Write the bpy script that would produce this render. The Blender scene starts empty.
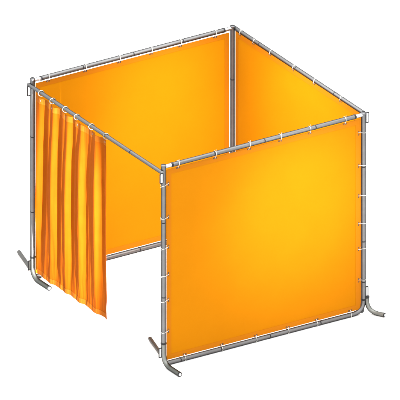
import bpy, bmesh, math, random
from mathutils import Vector, Matrix, noise

random.seed(4)
sc = bpy.context.scene
col = sc.collection
PI = math.pi

# ------------------------------------------------------------------ layout (metres)
FL = Vector((-0.365, -4.009, 0))          # corner posts: front-left, front-right, back-left, back-right
U = Vector((2.000, 1.267, 0))             # along the two long walls
V = Vector((1.310, -2.088, 0))            # along the entrance and the far right wall
BL = FL - V; BR = BL + U; FR = FL + U
Uh = U.normalized(); Vh = V.normalized(); Z = Vector((0, 0, 1))
TOP = 2.21
R_POST, R_RAIL, R_ROD = .0245, .0235, .0215
LU, LV = U.length, V.length

# ------------------------------------------------------------------ materials
def nodes(name):
    m = bpy.data.materials.new(name); m.use_nodes = True
    nt = m.node_tree
    return m, nt, nt.nodes['Principled BSDF'], nt.nodes['Material Output']

def set_in(n, **kw):
    for k, v in kw.items():
        n.inputs[k.replace('_', ' ')].default_value = v

def noise_tex(nt, scale, detail=4, rough=.6, vec=None):
    n = nt.nodes.new('ShaderNodeTexNoise')
    n.inputs['Scale'].default_value = scale
    n.inputs['Detail'].default_value = detail
    n.inputs['Roughness'].default_value = rough
    tc = nt.nodes.new('ShaderNodeTexCoord')
    nt.links.new(tc.outputs['Object'], n.inputs['Vector'])
    return n

def ramp(nt, src, c0, c1, p0=.35, p1=.65):
    r = nt.nodes.new('ShaderNodeValToRGB')
    r.color_ramp.elements[0].position = p0; r.color_ramp.elements[0].color = (*c0, 1)
    r.color_ramp.elements[1].position = p1; r.color_ramp.elements[1].color = (*c1, 1)
    nt.links.new(src, r.inputs['Fac'])
    return r

def bump(nt, src, bsdf, strength, dist):
    b = nt.nodes.new('ShaderNodeBump')
    b.inputs['Strength'].default_value = strength; b.inputs['Distance'].default_value = dist
    nt.links.new(src, b.inputs['Height']); nt.links.new(b.outputs['Normal'], bsdf.inputs['Normal'])
    return b

def metal(name, c0, c1, rough, tint):
    m, nt, b, out = nodes(name)
    n = noise_tex(nt, 14, 6, .7)
    r = ramp(nt, n.outputs['Fac'], c0, c1, .3, .7)
    nt.links.new(r.outputs['Color'], b.inputs['Base Color'])
    b.inputs['Metallic'].default_value = 1
    b.inputs['Roughness'].default_value = rough
    b.inputs['Specular Tint'].default_value = (.0, .0, .0, 1)
    b.inputs['Coat Weight'].default_value = 1
    b.inputs['Coat IOR'].default_value = 1.05
    b.inputs['Coat Roughness'].default_value = .3
    b.inputs['Coat Tint'].default_value = (*tint, 1)
    return m

def plain(name, c, rough=.5, spec=.3, metallic=0):
    m, nt, b, out = nodes(name)
    n = noise_tex(nt, 30, 4)
    r = ramp(nt, n.outputs['Fac'], tuple(x * .9 for x in c), c)
    nt.links.new(r.outputs['Color'], b.inputs['Base Color'])
    b.inputs['Roughness'].default_value = rough
    b.inputs['Specular IOR Level'].default_value = spec
    b.inputs['Metallic'].default_value = metallic
    return m

def vinyl(name, c0, c1, trans_col, trans, scale=3.0):
    """coloured translucent welding vinyl: diffuse face + light coming through"""
    m, nt, b, out = nodes(name)
    n = noise_tex(nt, scale, 3, .5)
    r = ramp(nt, n.outputs['Fac'], c0, c1, .3, .7)
    nt.links.new(r.outputs['Color'], b.inputs['Base Color'])
    b.inputs['Roughness'].default_value = .6
    b.inputs['Specular IOR Level'].default_value = .015
    fine = noise_tex(nt, 420, 2, .5)
    bump(nt, fine.outputs['Fac'], b, .12, .001)
    t = nt.nodes.new('ShaderNodeBsdfTranslucent')
    t.inputs['Color'].default_value = (*trans_col, 1)
    mx = nt.nodes.new('ShaderNodeMixShader'); mx.inputs[0].default_value = trans
    nt.links.new(b.outputs[0], mx.inputs[1]); nt.links.new(t.outputs[0], mx.inputs[2])
    nt.links.new(mx.outputs[0], out.inputs['Surface'])
    return m

M_STEEL = metal('galvanised_tube', (.80, .80, .81), (.95, .95, .95), .48, (.19, .19, .19))
M_SLEEVE = metal('sleeve_tube', (.82, .83, .81), (.95, .95, .93), .50, (.215, .22, .21))
M_LEG = metal('leg_tube', (.60, .60, .59), (.72, .72, .71), .40, (.54, .54, .53))
M_ROD = metal('rod_tube', (.80, .80, .81), (.90, .90, .90), .46, (.29, .29, .29))
M_SPIGOT = metal('bright_spigot', (.95, .95, .95), (.98, .98, .98), .35, (.48, .48, .48))
M_CAP = metal('cap_steel', (.30, .30, .31), (.40, .40, .41), .4, (.45, .45, .45))
M_BLACK = plain('black_ring', (.012, .012, .013), .5, .2)
M_DARK = plain('dark_eyelet', (.03, .028, .025), .5, .2)
M_WHITE = plain('white_plastic', (.80, .80, .80), .4, .3)
M_TIE = plain('white_nylon', (.50, .50, .47), .45, .2)
M_RING = metal('ring_nickel', (.8, .8, .76), (.95, .95, .9), .4, (.36, .355, .33))
M_SHEET = vinyl('orange_vinyl', (.352, .121, .0014), (.364, .127, .0016), (.40, .150, .002), .22)
M_HEM = vinyl('orange_hem', (.366, .115, .0042), (.380, .121, .0046), (.40, .135, .004), .10)
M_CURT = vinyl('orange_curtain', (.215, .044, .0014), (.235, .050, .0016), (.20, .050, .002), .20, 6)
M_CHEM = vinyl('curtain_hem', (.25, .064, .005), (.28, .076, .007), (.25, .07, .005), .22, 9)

# ------------------------------------------------------------------ mesh helpers
def thing(name, label, cat, loc, group=None):
    o = bpy.data.objects.new(name, None); col.objects.link(o)
    o.location = loc; o.empty_display_size = .1
    return tag(o, label, cat, group)

def tag(o, label, cat, group=None):
    o['label'] = label; o['category'] = cat
    if group: o['group'] = group
    return o

def child(name, bm, mat, parent, smooth=True):
    """link a mesh written in world coordinates under its thing or part"""
    bmesh.ops.recalc_face_normals(bm, faces=bm.faces[:])
    root = parent
    off = Vector((0, 0, 0))
    while root is not None:
        off += root.location; root = root.parent
    bmesh.ops.translate(bm, verts=bm.verts[:], vec=-off)
    me = bpy.data.meshes.new(name); bm.to_mesh(me); bm.free()
    if smooth:
        for p in me.polygons: p.use_smooth = True
        me.set_sharp_from_angle(angle=math.radians(42))
    me.materials.append(mat)
    o = bpy.data.objects.new(name, me); col.objects.link(o)
    o.parent = parent
    return o

def solo(name, bm, mat, origin, label, cat, group=None):
    bmesh.ops.recalc_face_normals(bm, faces=bm.faces[:])
    bmesh.ops.translate(bm, verts=bm.verts[:], vec=-Vector(origin))
    me = bpy.data.meshes.new(name); bm.to_mesh(me); bm.free()
    for p in me.polygons: p.use_smooth = True
    me.set_sharp_from_angle(angle=math.radians(42))
    me.materials.append(mat)
    o = bpy.data.objects.new(name, me); col.objects.link(o); o.location = origin
    return tag(o, label, cat, group)

def add_tube(bm, pts, r, segs=20, closed=False, wall=0.0, squash=None):
    """round tube swept along pts; wall>0 leaves the ends open with a rim"""
    pts = [Vector(p) for p in pts]
    n = len(pts)
    tang = []
    for i in range(n):
        if closed: t = pts[(i + 1) % n] - pts[(i - 1) % n]
        else: t = pts[min(i + 1, n - 1)] - pts[max(i - 1, 0)]
        tang.append(t.normalized())
    ref = Z if abs(tang[0].dot(Z)) < .9 else Uh
    a = tang[0].cross(ref).normalized()
    rings = []
    for i in range(n):
        a = (a - tang[i] * a.dot(tang[i])).normalized()
        b = tang[i].cross(a)
        ra, rb = (r, r) if squash is None else squash
        rings.append([bm.verts.new(pts[i] + a * math.cos(2 * PI * k / segs) * ra + b * math.sin(2 * PI * k / segs) * rb) for k in range(segs)])
    m = n if closed else n - 1
    for i in range(m):
        A, B = rings[i], rings[(i + 1) % n]
        for k in range(segs):
            bm.faces.new((A[k], A[(k + 1) % segs], B[(k + 1) % segs], B[k]))
    if not closed:
        for ring, p, t in ((rings[0], pts[0], tang[0]), (rings[-1], pts[-1], -tang[-1])):
            if wall:
                inner = [bm.verts.new(p + (v.co - p) * (1 - wall / r)) for v in ring]
                deep = [bm.verts.new(p + (v.co - p) * (1 - wall / r) + t * r * 1.2) for v in ring]
                for k in range(segs):
                    j = (k + 1) % segs
                    bm.faces.new((ring[k], ring[j], inner[j], inner[k]))
                    bm.faces.new((inner[k], inner[j], deep[j], deep[k]))
                bm.faces.new(deep)
            else:
                c = [bm.verts.new(p + (v.co - p) * .86 - t * r * .12) for v in ring]
                for k in range(segs):
                    j = (k + 1) % segs
                    bm.faces.new((ring[k], ring[j], c[j], c[k]))
                bm.faces.new(c)
    return bm

def tube(*a, **k):
    return add_tube(bmesh.new(), *a, **k)

def fillet(pts, r, n=10):
    """polyline with its inner corners rounded"""
    pts = [Vector(p) for p in pts]
    out = [pts[0]]
    for i in range(1, len(pts) - 1):
        p, q, s = pts[i - 1], pts[i], pts[i + 1]
        d0 = (p - q); d1 = (s - q)
        t = min(r, d0.length * .49 if i > 1 else d0.length * .95, d1.length * .95)
        A = q + d0.normalized() * t; B = q + d1.normalized() * t
        for k in range(n + 1):
            x = k / n
            out.append((A * (1 - x) + q * x) * (1 - x) + (q * (1 - x) + B * x) * x)
    out.append(pts[-1])
    return out

def add_box(bm, c, ax, ay, az, sx, sy, sz, bev=.002):
    tmp = bmesh.new()
    bmesh.ops.create_cube(tmp, size=1)
    bmesh.ops.scale(tmp, vec=(sx, sy, sz), verts=tmp.verts[:])
    if bev: bmesh.ops.bevel(tmp, geom=tmp.edges[:], offset=bev, segments=2, affect='EDGES')
    M = Matrix((ax, ay, az)).transposed().to_4x4(); M.translation = Vector(c)
    bmesh.ops.transform(tmp, matrix=M, verts=tmp.verts[:])
    me = bpy.data.meshes.new('tmp'); tmp.to_mesh(me); tmp.free()
    bm.from_mesh(me); bpy.data.meshes.remove(me)
    return bm

def ring_band(p, d, r, w):
    """short sleeve round a tube: couplings"""
    d = d.normalized()
    return tube([p - d * w / 2, p + d * w / 2], r, 24)

# ------------------------------------------------------------------ the floor
bm = bmesh.new()
bmesh.ops.create_grid(bm, x_segments=8, y_segments=8, size=45)
me = bpy.data.meshes.new('floor'); bm.to_mesh(me); bm.free()
m, nt, b, out = nodes('white_studio_floor')
n = noise_tex(nt, .6, 3)
r = ramp(nt, n.outputs['Fac'], (.90, .90, .90), (.93, .93, .93))
nt.links.new(r.outputs['Color'], b.inputs['Base Color'])
set_in(b, Roughness=.8); b.inputs['Specular IOR Level'].default_value = .1
me.materials.append(m)
floor = bpy.data.objects.new('floor', me); col.objects.link(floor)
floor['kind'] = 'structure'

# ------------------------------------------------------------------ the frame
frame = thing('booth_frame', 'grey tubular steel frame of the welding booth standing on splayed tube feet', 'frame', (BL + FR) / 2)

def drop(y):            # height of a point that many centimetres of picture below the post tops
    return TOP - y * .010988

CPL = .009
def add_coupling(p, d, r, parent):
    child('coupling', ring_band(p, d, r + .0016, CPL), M_BLACK, parent)

def make_post(P, foot_dir, foot_len, coups, foot_off=Vector((0, 0, 0)), back_leg=True, sleeve_z=.25):
    post = child('post', tube([P + Z * (sleeve_z if foot_off.length == 0 else .16), P + Z * (TOP - .012)], R_POST, 28), M_STEEL, frame)
    child('cap', tube([P + Z * (TOP - .016), P + Z * TOP], R_POST + .0028, 28), M_CAP, post)
    for z in coups: add_coupling(P + Z * z, Z, R_POST, post)
    Q = P + foot_off
    f = foot_dir.normalized()
    rf = .0255 if foot_off.length == 0 else .0225
    path = fillet([Q + Z * sleeve_z, Q + Z * rf, Q + f * foot_len + Z * rf], .13, 14)
    foot = child('foot', tube(path, rf, 28, wall=.005), M_SLEEVE, frame)
    e = Q + f * foot_len + Z * rf
    child('end_plug', tube([e - f * .02, e + f * .004], rf - .0095, 20), M_WHITE, foot)
    child('rim', tube([e - f * .004, e + f * .0015], rf + .001, 24), M_BLACK, foot)
    child('collar', ring_band(Q + Z * sleeve_z, Z, rf + .004, .014), M_BLACK, foot)
    if back_leg:
        a = P + Vector((-.028, .06, .105)); c = P + Vector((-.135, .62, .0215))
        d = (c - a).normalized()
        leg = child('leg', tube([a, c], .0205, 24, wall=.004), M_LEG, frame)
        child('end_plug', tube([c - d * .02, c + d * .001], .0158, 20), M_BLACK, leg)
    return post

FOOT = Vector((.168, -.265, 0))
make_post(BL, FOOT, .315, (drop(58), drop(133)))
make_post(FL, FOOT, .305, (drop(57.5), drop(132)))
make_post(FR, Vector((.19, -.10, 0)), .20, (drop(54), drop(128.5), drop(169)), Uh * .033 + Vh * .010, False, .180)
make_post(BR, FOOT, .30, (drop(53), drop(128)), back_leg=False)

def socket(c, w, h, ax, name='socket', fill=M_WHITE):
    """bent-wire socket with a white tab in it, on the side of a post"""
    az = Z; ay = az.cross(ax)
    c = Vector(c)
    hw, hh = w / 2, h / 2
    pts = []
    for cx, cz, a0 in ((hw, hh, 0), (-hw, hh, 90), (-hw, -hh, 180), (hw, -hh, 270)):
        q = c + ax * (cx - math.copysign(.007, cx)) + az * (cz - math.copysign(.007, cz))
        for k in range(5):
            t = math.radians(a0 + k * 22.5)
            pts.append(q + ax * .007 * math.cos(t) + az * .007 * math.sin(t))
    s = child(name, tube(pts, .0055, 10, closed=True), M_BLACK, frame)
    child('tab', add_box(bmesh.new(), c, ax, ay, az, w - .009, .007, h - .009, .0015), fill, s)

Zt = TOP - .125
socket(BL - Uh * .043 + Z * (TOP - .125), .036, .105, Uh)
socket(FL - Uh * .045 + Vh * .034 + Z * (TOP - .125), .034, .105, Uh)
socket(FR + Uh * .046 + Z * (TOP - .066), .032, .110, Uh)
socket(BL - Uh * .036 + Z * .165, .030, .10, Uh, fill=M_SLEEVE)
socket(FL - Uh * .038 + Z * .155, .030, .10, Uh)
socket(FR + Uh * .040 + Z * .235, .026, .105, Uh)

def wall_rail(P, z, coups, white_ends):
    """long rail between two posts along U: white spigots at both ends"""
    s0, s1 = (.10, LU - .105) if white_ends else (R_POST, LU - R_POST)
    rail = child('rail', tube([P + Uh * s0 + Z * z, P + Uh * s1 + Z * z], R_RAIL, 28), M_STEEL, frame)
    for t in coups: add_coupling(P + U * t + Z * z, Uh, R_RAIL, rail)
    if white_ends:
        for a, c in ((R_POST - .004, s0 - .004), (s1 + .004, LU - R_POST + .004)):
            sp = child('spigot', tube([P + Uh * a + Z * z, P + Uh * c + Z * z], .0200, 24), M_SPIGOT, rail)
        for s in (s0, s1):
            child('coupling', ring_band(P + Uh * s + Z * z, Uh, R_RAIL + .002, .016), M_BLACK, rail)
    return rail

ZT = TOP - .022
ZB = R_RAIL
wall_rail(BL, ZT, (.25, .5025, .75), True)
wall_rail(FL, ZT, (.2525, .5025, .7575), True)
# bottom rail at the back lies on the floor
rb = child('rail', tube([BL + Uh * R_POST + Z * ZB, BR - Uh * R_POST + Z * ZB], R_RAIL, 28), M_STEEL, frame)
for t in (.25, .534, .75): add_coupling(BL + U * t + Z * ZB, Uh, R_RAIL, rb)
# bottom rail at the front sweeps up into its right-hand post
pts = fillet([FL + Uh * (R_POST + .004) + Z * ZB, FR + Z * ZB - Uh * .001, FR + Z * .168 - Uh * .001], .125, 16)
rf_ = child('rail', tube(pts, R_RAIL, 28), M_STEEL, frame)
for t in (.083, .285, .53, .782): add_coupling(FL + U * t + Z * ZB, Uh, R_RAIL, rf_)
child('collar', ring_band(FR + Z * .160, Z, R_POST + .003, .014), M_BLACK, rf_)
# bottom rail on the far right side
rr = child('rail', tube([BR + Vh * R_POST + Z * ZB, FR - Vh * R_POST + Z * ZB], R_RAIL, 28), M_STEEL, frame)
# upper rail on the far right side, hooked over the outside of its posts
O = Uh * .030
zB = TOP - .030
pb = fillet([BR + O - Vh * .01 + Z * zB, FR + O + Vh * .012 + Z * zB], .03)
rB = child('rail', tube([BR + O - Vh * .012 + Z * zB, FR + O - Vh * .006 + Z * zB], R_ROD, 28), M_ROD, frame)
for x in (260.5, 297, 335.5): add_coupling(BR + O + V * ((x - 235.5) / 131) + Z * zB, Vh, R_ROD, rB)
# curtain rail over the entrance
OE = -Uh * .030
zE = TOP - .070
rail_p0 = BL + OE - Vh * .030 + Z * zE
rail_p1 = FL + OE + Vh * .028 + Z * zE
rE = child('curtain_rail', tube([rail_p0, rail_p1], R_ROD - .0015, 28), M_ROD, frame)
add_coupling(BL + OE + V * .771 + Z * zE, Vh, R_ROD - .0015, rE)

# ------------------------------------------------------------------ vinyl panels
ORD = ['first', 'second', 'third', 'fourth', 'fifth', 'sixth']
def wrinkle(s, h, L, H, seed):
    """slack in the vinyl, strongest towards the middle, and small pulls at the edges"""
    e = min(s, L - s, h, H - h)
    k = min(1, e / .25)
    a = noise.noise(Vector((s * .9 + seed, h * .9, seed))) * .012 * k
    return a

def panel(P, D, L, s0, s1, z0, z1, nrm, label, seed, tops=(), lefts=(), rights=(), bottoms=()):
    """a sheet from s0..s1 along D, z0..z1 high, with hem and eyelets"""
    t = thing('welding_panel', label, 'welding screen', P + D * (s0 + s1) / 2 + Z * z0, 'orange welding panels tied into the frame')
    nx, nz = 72, 64
    bm = bmesh.new()
    g = [[bm.verts.new(P + D * (s0 + (s1 - s0) * i / nx) + Z * (z0 + (z1 - z0) * j / nz)
                       + nrm * wrinkle((s1 - s0) * i / nx, (z1 - z0) * j / nz, s1 - s0, z1 - z0, seed)) for j in range(nz + 1)] for i in range(nx + 1)]
    for i in range(nx):
        for j in range(nz):
            bm.faces.new((g[i][j], g[i + 1][j], g[i + 1][j + 1], g[i][j + 1]))
    child('sheet', bm, M_SHEET, t)
    # hem: the edge folded over, a flat band round the sheet with mitred corners
    w, th = .052, .0024
    bm = bmesh.new()
    outer = [(s0 - .002, z0 - .002), (s1 + .002, z0 - .002), (s1 + .002, z1 + .002), (s0 - .002, z1 + .002)]
    inner = [(s0 + w, z0 + w), (s1 - w, z0 + w), (s1 - w, z1 - w), (s0 + w, z1 - w)]
    def vv(p, o): return bm.verts.new(P + D * p[0] + Z * p[1] + nrm * o)
    of = [vv(p, th) for p in outer]; inf = [vv(p, th) for p in inner]
    ob = [vv(p, -th) for p in outer]; inb = [vv(p, -th) for p in inner]
    for k in range(4):
        j = (k + 1) % 4
        bm.faces.new((of[k], of[j], inf[j], inf[k])); bm.faces.new((ob[k], ob[j], inb[j], inb[k]))
        bm.faces.new((of[k], of[j], ob[j], ob[k])); bm.faces.new((inf[k], inf[j], inb[j], inb[k]))
    child('hem', bm, M_HEM, t, smooth=False)
    for s, z, along in list(tops) + list(lefts) + list(rights) + list(bottoms):
        for q in (-.0135, .0135):
            c = P + D * (s + (q if along == 's' else 0)) + Z * (z + (q if along == 'z' else 0))
            bm = bmesh.new()
            pts = [c + (D * math.cos(a) + Z * math.sin(a)) * .0062 for a in [2 * PI * k / 14 for k in range(14)]]
            add_tube(bm, pts, .0042, 8, closed=True)
            child('eyelet', bm, M_DARK, t)
    return t

def tie(c, out, axis, side, r, reach, tail, label, group):
    """cable tie: a nylon band round the tube and through the eyelets, locking head and cut tail.
    c tube centre, out = from tube towards the panel, axis = along the tube, side = towards the front"""
    bm = bmesh.new()
    rr = r + .0035
    path = []
    half = math.acos(min(1, rr / reach))
    # round the far side of the tube, then straight lines to the eyelet
    n = 22
    a0, a1 = half, 2 * PI - half
    for k in range(n + 1):
        a = a0 + (a1 - a0) * k / n
        path.append(c + out * math.cos(a) * rr + side * math.sin(a) * rr)
    path.append(c + out * reach - side * .004)
    path.append(c + out * (reach + .003))
    path.append(c + out * reach + side * .004)
    jog = random.uniform(-.004, .004)
    path = [p + axis * jog * (p - c).dot(out) / r for p in path]
    add_tube(bm, path, .0026, 8, closed=True)
    # head and tail
    hc = c - out * (rr * .55) + side * (rr * .86)
    add_box(bm, hc, out, axis, side, .009, .008, .006, .0012)
    lean = random.uniform(-.12, .12)
    d = (-out + axis * lean + side * .15).normalized()
    add_tube(bm, [hc, hc + d * tail * .5, hc + d * tail + axis * lean * .02], .0019, 8)
    return solo('cable_tie', bm, M_TIE, c, label, 'cable tie', group)

zt, zb = TOP - .064, .061
sL, sR = .038, LU - .040
# --- front panel
ft = [(x - 163.5) / 200 * LU for x in (178, 215, 249, 280, 309.5, 344.7)]
fb = [(x - 163.5) / 200 * LU for x in (184.5, 221.5, 255.5, 287.5, 316.5, 350)]
fl = [drop(d) for d in (20, 53, 83, 110.5, 136, 167)]
fr = [drop(d) for d in (19.5, 52, 82, 110, 135, 166.5)]
EY = .020
panel(FL, Uh, LU, sL, sR, zb, zt, Vh, 'near orange panel in full view, beside the open entrance, with all four edges tied', 3.1,
      [(s, zt - EY * .4, 's') for s in ft], [(sL + EY, z, 'z') for z in fl], [(sR - EY, z, 'z') for z in fr], [(s, zb + .012, 's') for s in fb])
G = 'white cable ties along the top of the near panel'
for k, s in enumerate(ft):
    tie(FL + Uh * s + Z * ZT, -Z, Uh, Vh, R_RAIL, ZT - zt + EY * .4, .042, f'white tie on top rail of near panel, {ORD[k]} from the entrance post', G)
G = 'white cable ties along the bottom of the near panel'
for k, s in enumerate(fb):
    tie(FL + Uh * s + Z * ZB, Z, Uh, Vh, R_RAIL, zb + .012 - ZB, .022, f'white tie on bottom rail of near panel, {ORD[k]} from the entrance post', G)
G = 'white cable ties down the entrance post of the near panel'
for k, z in enumerate(fl):
    tie(FL + Z * z, Uh, Z, Vh, R_POST, sL + EY, .045, f'white tie on post between entrance and near panel, {ORD[k]} from its top', G)
G = 'white cable ties down the right-hand post of the near panel'
for k, z in enumerate(fr):
    tie(FR + Z * z, -Uh, Z, Vh, R_POST, LU - sR + EY, .045, f'white tie on outer right post of near panel, {ORD[k]} from its top', G)

# --- back panel behind the curtain
at = [(x - 32) / 200 * LU for x in (47.5, 84.5, 118.5, 150.5, 179.5, 214.5)]
panel(BL, Uh, LU, sL, sR, zb, zt, Vh, 'back orange panel seen through the entrance, partly behind the hanging curtain', 8.7,
      [(s, zt - EY * .4, 's') for s in at])
G = 'white cable ties along the top of the back panel'
for k, s in enumerate(at):
    tie(BL + Uh * s + Z * ZT, -Z, Uh, Vh, R_RAIL, ZT - zt + EY * .4, .042, f'white tie on top rail of back panel, {ORD[k]} from the curtain', G)

# --- far right side panel
bt = [(x - 235) / 131 * LV for x in (241.5, 255, 271.5, 294.5, 315.5, 342)]
panel(BR + Uh * .012, Vh, LV, .040, LV - .040, zb, zt + .018, -Uh, 'far right orange panel rising behind the near panel, right of the rear post', 5.3,
      [(s, zt + .010, 's') for s in bt])
G = 'white cable ties along the top of the far right panel'
for k, s in enumerate(bt):
    tie(BR + O + Vh * s + Z * zB, -(Z + Uh * .30).normalized(), Vh, -Uh, R_ROD, zB - zt - .006, .03, f'white tie on sloping top rail of far right panel, {ORD[k]} from the rear post', G)

# ------------------------------------------------------------------ curtain
CUR0, CUR1 = .055, .578                    # along V
zc1, zc0 = TOP - .128, .125
ring_t = [(x - 29.8) / 131 for x in (41, 52.5, 65.3, 76.8, 91.5, 106)]
curtain = thing('curtain', 'gathered orange curtain pushed aside on rings at the left of the entrance', 'curtain', BL + OE + V * .3 + Z * zc0)

def cur_pt(s, h):
    """s 0..1 along the rail, h 0 top..1 bottom -> point on the folded cloth"""
    base = BL + OE + V * (CUR0 + (CUR1 - CUR0) * s)
    n5 = noise.noise(Vector((s * 3.1, h * 1.3, 2.2)))
    drift = .36 * h * max(0, 1 - s) ** .8
    ph = 2 * PI * (4.75 * s + .18 + drift * .9) + .9 * n5
    amp = (.012 + .010 * min(1, h * 4)) * (1 - .68 * h ** 4) * (.9 + .5 * noise.noise(Vector((s * 5, 7.7, h * .8))))
    env = min(1, (1 - s) / .03 + .25)
    d = amp * (math.sin(ph - .25 * math.sin(ph)) - .40 * math.sin(2 * ph - .35 + 1.1 * noise.noise(Vector((s * 2, h * 1.1, 9)))) + .06 * math.sin(5 * ph + 3 * h))
    fine = .0045 * noise.noise(Vector((s * 26, h * 3.0, 4))) + .0022 * noise.noise(Vector((s * 60, h * 9, 1)))
    low = max(0, h - .72) / .28
    crum = .012 * low * noise.noise(Vector((s * 9 + 5, h * 11, 3)))
    slide = .006 * math.cos(ph) + (.016 * low * noise.noise(Vector((s * 2.5, h * 7, 6))) if s > .9 else 0)
    z = zc1 + (zc0 - zc1) * h - .004 * math.sin(ph) * (h > .5) * (h - .5) * 2 + .006 * (1 - h) ** 12 * math.cos(6 * 2 * PI * s)
    slide += .030 * max(0, h - .55) ** 1.5 * max(0, s - .75) / .25
    return base - Uh * (d * env + fine + crum) + Vh * slide + Z * z

def cloth(s0, s1, h0, h1, ns, nh, off=0.0):
    bm = bmesh.new()
    g = []
    for i in range(ns + 1):
        rowv = []
        for j in range(nh + 1):
            s = s0 + (s1 - s0) * i / ns; h = h0 + (h1 - h0) * j / nh
            p = cur_pt(s, h)
            if off:
                e = 1e-3
                nrm = (cur_pt(s + e, h) - cur_pt(s - e, h)).cross(cur_pt(s, h + e) - cur_pt(s, h - e)).normalized()
                p = p + nrm * off
            rowv.append(bm.verts.new(p))
        g.append(rowv)
    for i in range(ns):
        for j in range(nh):
            bm.faces.new((g[i][j], g[i + 1][j], g[i + 1][j + 1], g[i][j + 1]))
    return bm

def band(name, s0, s1, h0, h1, ns, nh, mat):
    """doubled strip of cloth, one skin on each face of the curtain, closed round its border"""
    bm = bmesh.new()
    skins = []
    for off in (.0028, -.0028):
        g = []
        for i in range(ns + 1):
            rowv = []
            for j in range(nh + 1):
                s = s0 + (s1 - s0) * i / ns; h = h0 + (h1 - h0) * j / nh
                e = 1e-3
                nrm = (cur_pt(s + e, h) - cur_pt(s - e, h)).cross(cur_pt(s, h + e) - cur_pt(s, h - e)).normalized()
                rowv.append(bm.verts.new(cur_pt(s, h) + nrm * off))
            g.append(rowv)
        skins.append(g)
        for i in range(ns):
            for j in range(nh):
                bm.faces.new((g[i][j], g[i + 1][j], g[i + 1][j + 1], g[i][j + 1]))
    a, c = skins
    for i in range(ns):
        for j in (0, nh): bm.faces.new((a[i][j], a[i + 1][j], c[i + 1][j], c[i][j]))
    for j in range(nh):
        for i in (0, ns): bm.faces.new((a[i][j], a[i][j + 1], c[i][j + 1], c[i][j]))
    return child(name, bm, mat, curtain)

child('cloth', cloth(0, 1, 0, 1, 420, 160), M_CURT, curtain)
band('header', -.001, 1.001, -.002, .030, 420, 4, M_CHEM)
band('bottom_hem', -.001, 1.001, .974, 1.001, 420, 4, M_CHEM)
band('side_hem', .982, 1.002, .031, .973, 8, 120, M_CURT)

RING_R = .031
for k, t in enumerate(ring_t):
    c0 = BL + OE + V * t + Z * zE
    c = c0 - Z * (RING_R - R_ROD - .004)
    yaw = (.55, .35, .6, .42, .5, .65)[k]
    ax = (Uh * math.cos(yaw) + Vh * math.sin(yaw)).normalized()
    pts = [c + (ax * math.cos(a) * .95 + Z * math.sin(a)) * RING_R for a in [2 * PI * q / 40 for q in range(40)]]
    bm = tube(pts, .0050, 10, closed=True)
    label = f'pale metal curtain ring on the entrance rail, {ORD[k]} from the rear-left post' if k < 5 else 'pale metal curtain ring on the entrance rail at the free edge of the curtain'
    solo('curtain_ring', bm, M_RING, c, label, 'curtain ring', 'rings carrying the curtain')
    # the eyelet in the header the ring passes through
    s = min(.985, max(.01, (t - CUR0) / (CUR1 - CUR0)))
    q = cur_pt(s, .012)
    bm = tube([q + (Vh * math.cos(a) + Z * math.sin(a)) * .010 for a in [2 * PI * j / 16 for j in range(16)]], .0035, 8, closed=True)
    child('eyelet', bm, M_RING, curtain)

# ------------------------------------------------------------------ light
w = bpy.data.worlds.new('World'); sc.world = w
w.use_nodes = True
bg = w.node_tree.nodes['Background']
bg.inputs['Color'].default_value = (1, 1, 1, 1)
bg.inputs['Strength'].default_value = 2.22

def spot(name, target, frm, energy, half, radius, colr=(1, 1, 1), blend=1.0):
    l = bpy.data.lights.new(name, 'SPOT')
    l.energy = energy; l.spot_size = 2 * math.radians(half); l.spot_blend = blend
    l.shadow_soft_size = radius; l.color = colr
    o = bpy.data.objects.new(name, l); col.objects.link(o)
    o.location = frm
    o.rotation_euler = (Vector(target) - Vector(frm)).to_track_quat('-Z', 'Y').to_euler()
    return o

tC = FL + U * .67 + Z * 1.33
spot('lamp_near_panel', tC, tC + Vh * 3.4 + Uh * .2 + Z * 1.2, 1400, 18.5, .35)
tA = BL + U * .66 + Z * .95
spot('lamp_back_panel', tA, tA + Vh * 3.2 - Uh * .2 + Z * 3.4, 2600, 16.5, .4)
tB = BR + V * .64 + Z * 1.40
spot('lamp_right_panel', tB, tB - Uh * 2.8 - Vh * .3 + Z * 3.0, 2000, 20, .4)
# a narrow upright beam raking along the curtain
tE = BL + V * .24 + Z * 1.05
o = spot('lamp_curtain', tE, tE + Vh * 8.0 - Uh * 1.80 - Z * .45, 40000, 10.5, .05, blend=.35)
o.scale = (.120, 1, 1)

# wide fill added over the booth, out of view, to whiten the floor inside
al = bpy.data.lights.new('added_fill', 'AREA'); al.shape = 'DISK'; al.size = 9; al.energy = 1000
ao = bpy.data.objects.new('added_fill', al); col.objects.link(ao)
ao.location = (BL + FR) / 2 + Z * 6.5

# ------------------------------------------------------------------ camera
E = math.asin(.4143)
cam = bpy.data.cameras.new('camera')
cam.type = 'ORTHO'; cam.ortho_scale = 4.0
cam.clip_start = .1; cam.clip_end = 300
co = bpy.data.objects.new('camera', cam); col.objects.link(co)
co.location = Vector((0, 0, 0)) - Vector((0, math.cos(E), -math.sin(E))) * 22
co.rotation_euler = (PI / 2 - E, 0, 0)
sc.camera = co

sc.view_settings.view_transform = 'Standard'
sc.view_settings.look = 'None'
sc.view_settings.exposure = 0
sc.view_settings.gamma = 1
sc.cycles.max_bounces = 10
sc.cycles.diffuse_bounces = 6
sc.cycles.use_denoising = True
